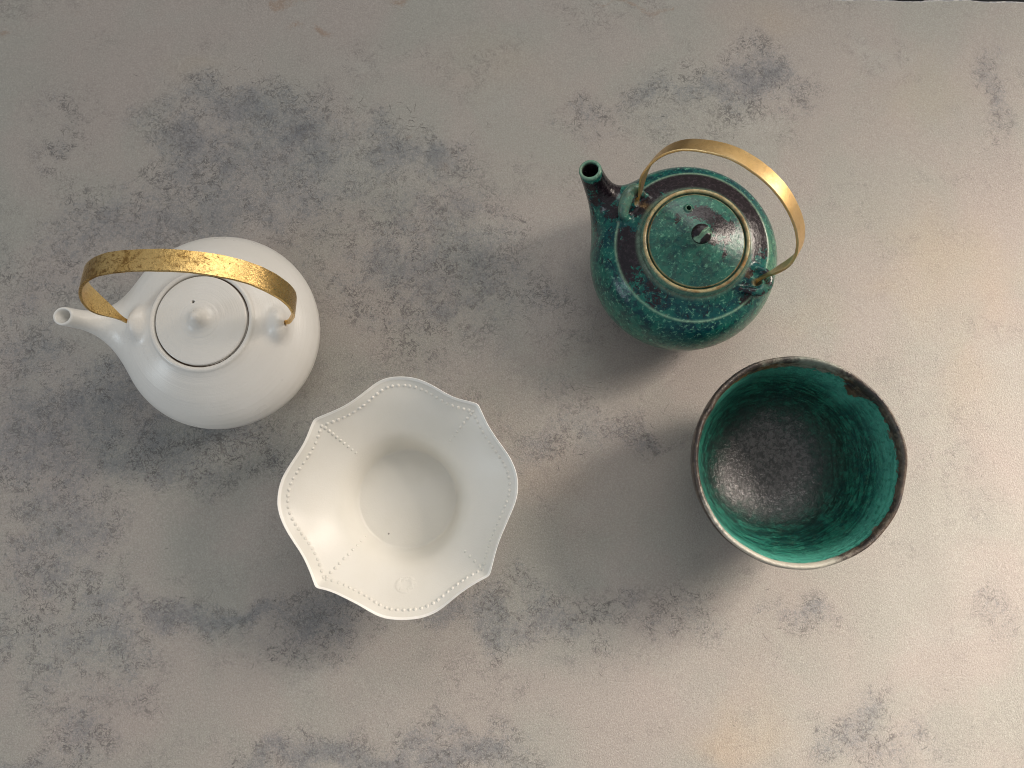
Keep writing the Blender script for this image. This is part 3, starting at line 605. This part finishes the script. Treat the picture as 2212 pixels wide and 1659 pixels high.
    dk = 1.0*np.exp(-((V[:, 0]-.002)/.0085)**2-((V[:, 1]-.0165)/.0065)**2)+.95*np.exp(-((V[:, 0]-.015)/.0095)**2-((V[:, 1]-.007)/.0085)**2)
    dk = np.maximum(dk, .8*np.exp(-((V[:, 0]-.0165-.12*(V[:, 1]+.008))/.0024)**2-((V[:, 1]+.0065)/.009)**2)); dk = np.maximum(dk, .75*np.exp(-((V[:, 0]-.010)/.006)**2-((V[:, 1]+.002)/.004)**2))
    dk = np.maximum(dk, .5*np.exp(-((V[:, 0]+.0125)/.003)**2-((V[:, 1]-.0125)/.006)**2))
    isk = (r < .0066) & (z > .0902); gd = np.minimum.reduce([g(V) for g in grooves])
    dk = np.where(isk, np.where(gd < .0003, 0, 1.0), dk)
    edge = np.where(isk, sstep(.0006, 0, gd), .0)
    edge = np.maximum(edge, .8*np.exp(-((np.hypot(V[:, 0]+.0052, V[:, 1]-.0199)-.0019)/.0006)**2)*(z > .0862)); edge = np.maximum(edge, .5*np.exp(-((r-.0049)**2+(z-.0901)**2)/.001**2))
    tan = sstep(.0297, .0305, r)*.75
    A = {'dark': dk, 'edge': np.clip(edge, 0, 1), 'tan': tan, 'pale': .25+0*r}
    C = V[Q].mean(1); k = (np.hypot(C[:, 0], C[:, 1]) < .0068) & (C[:, 2] > .0902)
    lid = submesh('lid', V, Q, N, ~k, mat, root, A); submesh('knob', V, Q, N, k, mat, lid, A)
    curve = [(-48.6, -2.6), (-47.4, -1.8), (-46.0, -.2), (-46.4, 3), (-47.0, 6.8), (-49.2, 15.8), (-51.1, 24.8), (-50.1, 36.4), (-46.4, 48), (-39.9, 57.2), (-33, 62.8), (-21.8, 69), (-9.7, 72.9), (4.3, 73.1), (15.2, 71.3), (25.7, 67.5),
             (36.7, 60.7), (45.3, 52.6), (51.2, 42.8), (53.4, 34.1), (52.6, 25.1), (49.5, 13.5), (46.9, 5.6), (45.9, 1.0), (46.3, -2.2)]
    strap_handle(root, mat_brass('satin_brass', (.86, .62, .32), (.42, .25, .10), .30, .36), (.12315-.1206, .16022-.1573, .072), (.81806, -.57513, 0), math.radians(22), curve, .0112, .0016, .3)
green_teapot()

# ------------------------------------------------------------------ polar meshes for the bowls
def ring_mesh(rings):
    """rings: list of (n, 3) arrays; closes both ends with a fan"""
    n = len(rings[0]); V = np.vstack(rings); F = []
    for k in range(len(rings)-1):
        a = k*n; b = a+n; i = np.arange(n); j = (i+1) % n
        F.append(np.stack([a+i, a+j, b+j, b+i], 1))
    F = [tuple(f) for f in np.vstack(F)]
    V = np.vstack([V, rings[0].mean(0), rings[-1].mean(0)]); c0, c1 = len(V)-2, len(V)-1; b = (len(rings)-1)*n
    for i in range(n):
        j = (i+1) % n; F.append((c0, j, i)); F.append((b+i, b+j, c1))
    return V, F

def white_bowl():
    cx, cy = -.0681, -.0045
    side = [[(278,333),(350,303),(430,270),(500,232),(560,190),(620,143),(680,98),(740,74),(810,66),(880,69),(940,82),(1000,107),(1060,140),(1120,176),(1180,203),(1250,219),(1312,237)],
            [(1312,237),(1335,285),(1368,358),(1412,430),(1462,500),(1508,565),(1540,630),(1558,690),(1564,750),(1558,820),(1540,880),(1512,945),(1480,1020),(1450,1090),(1425,1165),(1405,1245),(1385,1322)],
            [(1385,1322),(1330,1350),(1270,1385),(1200,1432),(1130,1490),(1060,1545),(990,1577),(920,1594),(830,1600),(750,1594),(690,1578),(630,1548),(560,1505),(490,1470),(420,1435),(350,1410),(288,1397)],
            [(288,1397),(265,1330),(235,1255),(200,1185),(150,1110),(100,1030),(68,960),(52,900),(48,850),(55,780),(75,710),(105,655),(150,585),(200,510),(235,440),(255,385),(278,333)]]
    H = .058
    pts = []
    for s in side:
        q = spline(s, 121)[:-1]
        for _ in range(12): q[1:-1] = .25*q[:-2]+.5*q[1:-1]+.25*q[2:]
        pts.append(q)
    pix = np.vstack(pts); W = np.array([at((1060+x*.627)/1.8228, (1440+y*.627)/1.8228, H) for x, y in pix])-[cx, cy, 0]
    for _ in range(5): W = .25*np.roll(W, 1, 0)+.5*W+.25*np.roll(W, -1, 0)
    W = W[::-1]                                             # counter-clockwise seen from above
    th = np.arctan2(W[:, 1], W[:, 0]); R = np.hypot(W[:, 0], W[:, 1]); c, s = np.cos(th), np.sin(th); Rm_ = .0765
    B0, ZB = .0335, .0070
    P = spline([(0, 0), (.025, .030), (.06, .110), (.11, .245), (.17, .385), (.23, .480), (.31, .560), (.44, .660), (.60, .770), (.76, .866), (.89, .935), (1, .985)], 200)
    def zin(f): return ZB+(H-.0009-ZB)*np.interp(f, P[:, 0], P[:, 1])
    rings = []
    def ring(rad, z): rings.append(np.stack([rad*c, rad*s, np.broadcast_to(z, rad.shape)], 1))
    k = lambda v: np.full(len(R), v)
    for r_, z_ in ((.002, .0069), (.008, .0067), (.016, .0066), (.024, .0067), (.030, .00685), (.0328, .0070)): ring(k(r_), z_)
    def rad(f):                                             # circle at the foot growing into the lobed outline at the rim
        circ = B0+f*(Rm_-B0); lob = B0+f*(R-B0); m = sstep(.60, 1.0, f)**1.15; return circ*(1-m)+lob*m
    for f in np.linspace(.0, .955, 60): ring(rad(f), zin(f)-.0007*np.exp(-((f-.80)/.05)**2)*0)
    ring(rad(.968), H-.0026+.0004); ring(rad(.978), H-.0012); ring(rad(.986), H-.0004); ring(rad(.993), H); ring(rad(.998), H-.0003); ring(rad(1.0), H-.0010); ring(rad(.997), H-.0020)
    for f in np.linspace(.975, .02, 34): ring(rad(f)+.0004, zin(f)-.0034-.0012*(1-f))
    for r_, z_ in ((.0350, .0030), (.0348, .0006), (.0342, .0002), (.0312, .0002), (.0306, .0008), (.030, .0028), (.015, .0030), (.003, .0030)): ring(k(r_), z_)
    V, F = ring_mesh(rings)
    V = list(map(tuple, V)); F = list(F)
    # raised beads: one row inside the rim, one short row down from each corner
    def zsurf(f): return zin(f)
    def bead(x, y, z, nrm, r, hgt):
        nrm = np.array(nrm)/np.linalg.norm(nrm); t1 = np.cross(nrm, [0, 1, .2]); t1 /= np.linalg.norm(t1); t2 = np.cross(nrm, t1)
        o = len(V); p = np.array([x, y, z])
        for lv, (a, h) in enumerate(((1.25, -.30), (1.02, .12), (.86, .50), (.58, .82), (.25, .98))):
            for m in range(10):
                q = p+(t1*math.cos(m*math.tau/10)+t2*math.sin(m*math.tau/10))*r*a+nrm*hgt*h; V.append(tuple(q))
        V.append(tuple(p+nrm*hgt))
        for lv in range(4):
            for m in range(10):
                n_ = (m+1) % 10; F.append((o+lv*10+m, o+lv*10+n_, o+lv*10+10+n_, o+lv*10+10+m))
        for m in range(10): F.append((o+40+m, o+40+(m+1) % 10, o+50))
    # bead row: rim outline moved inwards by a constant distance
    D = np.roll(W, -2, 0)-np.roll(W, 2, 0); nin = np.stack([-D[:, 1], D[:, 0]], 1); nin /= np.linalg.norm(nin, axis=1)[:, None]
    row = W[:, :2]+nin*.0054
    cor = [i for i in range(len(W)) if R[i] == R[np.arange(i-60, i+61) % len(W)].max() and abs(((math.degrees(th[i])-45) % 90)-45) > 20]
    keep = np.ones(len(row), bool)
    for i in range(len(row)):
        if np.min(np.hypot(*(W[:, :2]-row[i]).T)) < .0051: keep[i] = False
    row = row[keep]
    seg = np.hypot(*(np.roll(row, -1, 0)-row).T); cum = np.concatenate([[0], np.cumsum(seg)]); cnt = 116
    rowc = np.vstack([row, row[:1]])
    fs = np.linspace(0, 1, 400)
    def fsolve(rr, Rt):
        m = sstep(.60, 1.0, fs)**1.15; return float(np.interp(rr, (B0+fs*(Rm_-B0))*(1-m)+(B0+fs*(Rt-B0))*m, fs))
    def put(x, y, r, h):
        t = math.atan2(y, x); Rt = np.interp(t, th[np.argsort(th)], R[np.argsort(th)], period=math.tau); rr = math.hypot(x, y)
        f = fsolve(rr, Rt); f = min(max(f, 0), .99); z = zsurf(f); dz = (zsurf(min(f+.02, .99))-zsurf(f-.02))/(.04*(Rt-B0))
        bead(x, y, z, (-dz*math.cos(t), -dz*math.sin(t), 1), r, h)
    for i in range(cnt):
        d = (i+random.uniform(-.10, .10))*cum[-1]/cnt % cum[-1]; x = np.interp(d, cum, rowc[:, 0]); y = np.interp(d, cum, rowc[:, 1])
        put(x, y, random.uniform(.00105, .00122), random.uniform(.00060, .00078))
    for (u0, v0), (u1, v1), nb in (((352,390),(545,548),9),((1265,303),(1135,470),7),((358,1328),(610,1070),10),((1320,1257),(1230,1165),4)):
        for i in range(nb):
            t = i/(nb-1); p = None
            u, v = u0+(u1-u0)*t, v0+(v1-v0)*t; z = H-.006
            for _ in range(4):
                q = at((1060+u*.627)/1.8228, (1440+v*.627)/1.8228, z)-[cx, cy, 0]; tt = math.atan2(q[1], q[0])
                Rt = np.interp(tt, th[np.argsort(th)], R[np.argsort(th)], period=math.tau); z = zsurf(fsolve(math.hypot(q[0], q[1]), Rt))
            put(q[0], q[1], .00118*(1-.2*t), .00085*(1-.5*t))
    V = np.array(V)
    root = thing('white_bowl', 'cream white bowl with a pointed wavy rim and a row of raised beads', 'bowl', (cx, cy, 0))
    q = at((1060+750*.627)/1.8228, (1440+1055*.627)/1.8228, .007)-[cx, cy, 0]; q2 = at((1060+625*.627)/1.8228, (1440+366*.627)/1.8228, .038)-[cx, cy, 0]
    q3 = at((1060+850*.627)/1.8228, (1440+1345*.627)/1.8228, .046)-[cx, cy, 0]
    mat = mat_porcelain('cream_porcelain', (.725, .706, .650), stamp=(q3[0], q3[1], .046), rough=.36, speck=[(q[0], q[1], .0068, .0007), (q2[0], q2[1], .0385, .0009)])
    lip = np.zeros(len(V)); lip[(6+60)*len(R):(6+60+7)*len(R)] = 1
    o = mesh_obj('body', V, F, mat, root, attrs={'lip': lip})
    import bmesh
    bm = bmesh.new(); bm.from_mesh(o.data); bmesh.ops.recalc_face_normals(bm, faces=bm.faces); bm.to_mesh(o.data); bm.free()
    o.data.polygons.foreach_set('use_smooth', [True]*len(o.data.polygons))
white_bowl()

def green_bowl():
    cx, cy = .1808, .0190
    root = thing('green_tea_bowl', 'dark green tea bowl with a brown uneven rim and charcoal bottom', 'bowl', (cx, cy, 0))
    n = 320; th = np.arange(n)*math.tau/n; c, s = np.cos(th), np.sin(th); deg = np.degrees(th)
    wob = 1+.006*np.sin(2*th+.6)+.004*np.sin(3*th+2)+.0025*np.sin(7*th)+.0015*np.sin(13*th+1)
    dent = .0009*np.exp(-((((deg-148)+180) % 360-180)/5)**2)
    zw = .0010*np.sin(2*th+1.2)+.0006*np.sin(5*th)+.0004*np.sin(11*th+.5)
    inner = spline([(.0015, .0108), (.008, .0109), (.016, .0114), (.025, .0128), (.0335, .0158), (.0415, .0212), (.0485, .0300), (.0540, .0430), (.0580, .0570), (.0605, .0680), (.0618, .0740)], 60)
    top = spline([(.0618, .0740), (.0625, .0764), (.0636, .0778), (.0649, .0778), (.0657, .0764), (.0659, .0740)], 12)
    outer = spline([(.0659, .0740), (.0650, .0690), (.0632, .0600), (.0605, .0490), (.0562, .0365), (.0490, .0240), (.0395, .0135), (.0310, .0090), (.0285, .0075), (.0278, .0040), (.0272, .0008), (.0262, .0002), (.0235, .0002), (.0225, .0010), (.0215, .0040), (.004, .0045)], 60)
    prof = np.vstack([inner, top[1:], outer[1:]]); rings = []
    for i, (r, z) in enumerate(prof):
        k = sstep(.02, .07, z); ri = r*(1+(wob-1)*k)-dent*sstep(.068, .075, z)
        if i < len(inner): ri = ri+.00018*np.sin(z*1500+th*1.0)*k          # throwing rings
        rings.append(np.stack([ri*c, ri*s, z+zw*sstep(.03, .078, z)], 1))
    V, F = ring_mesh(rings)
    idx = np.concatenate([np.repeat(np.arange(len(prof)), n), [0, len(prof)-1]]); ni = len(inner)
    phi = np.degrees(np.arctan2(V[:, 1], V[:, 0])) % 360; r = np.hypot(V[:, 0], V[:, 1]); z = V[:, 2]
    arc = lambda a, w_: np.exp(-((((phi-a+180) % 360)-180)/w_)**2)
    cut = .0748+.0006-.0085*arc(108, 38)-.004*arc(70, 18)-.0120*arc(48, 7)-.0030*arc(20, 25)-.001*arc(320, 30)+.0008*arc(200, 40)
    isin = idx < ni
    rim = np.where(isin, .5+(z-cut)/.0045, 1.3)
    pale = (1.0*arc(240, 32)+.75*arc(275, 22)+.75*arc(76, 22)+.30*arc(112, 22)+.2*arc(330, 20)+.35*arc(205, 12))*((isin & (z > .066)) | ((idx >= ni) & (idx < ni+8)))
    rust = (.9*arc(95, 45)+.5*arc(140, 40))*(isin & (z < .0745))
    d = np.hypot(V[:, 0]-.002, V[:, 1]-.001)
    base = np.where(isin, 1.22-d/.0425+.22*np.exp(-((V[:, 0]+.030)**2+(V[:, 1]+.012)**2)/.016**2), 0); base = np.where(isin, np.clip(base, -.4, 1.2), -.6)
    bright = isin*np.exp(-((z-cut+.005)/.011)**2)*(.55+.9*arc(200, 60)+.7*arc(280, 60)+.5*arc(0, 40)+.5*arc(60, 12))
    A = {'rim': rim, 'pale': np.clip(pale, 0, 1), 'rust': np.clip(rust, 0, 1), 'base': base, 'bright': np.clip(bright, 0, 1), 'tint': np.clip(arc(85, 45), 0, 1)}
    m = mat_glaze_bowl(); mesh_obj('body', V, F, m, root, attrs=A)
    # (inside and outside are one fired piece; the dimple's shade is a dark spot painted in the glaze colour)
green_bowl()
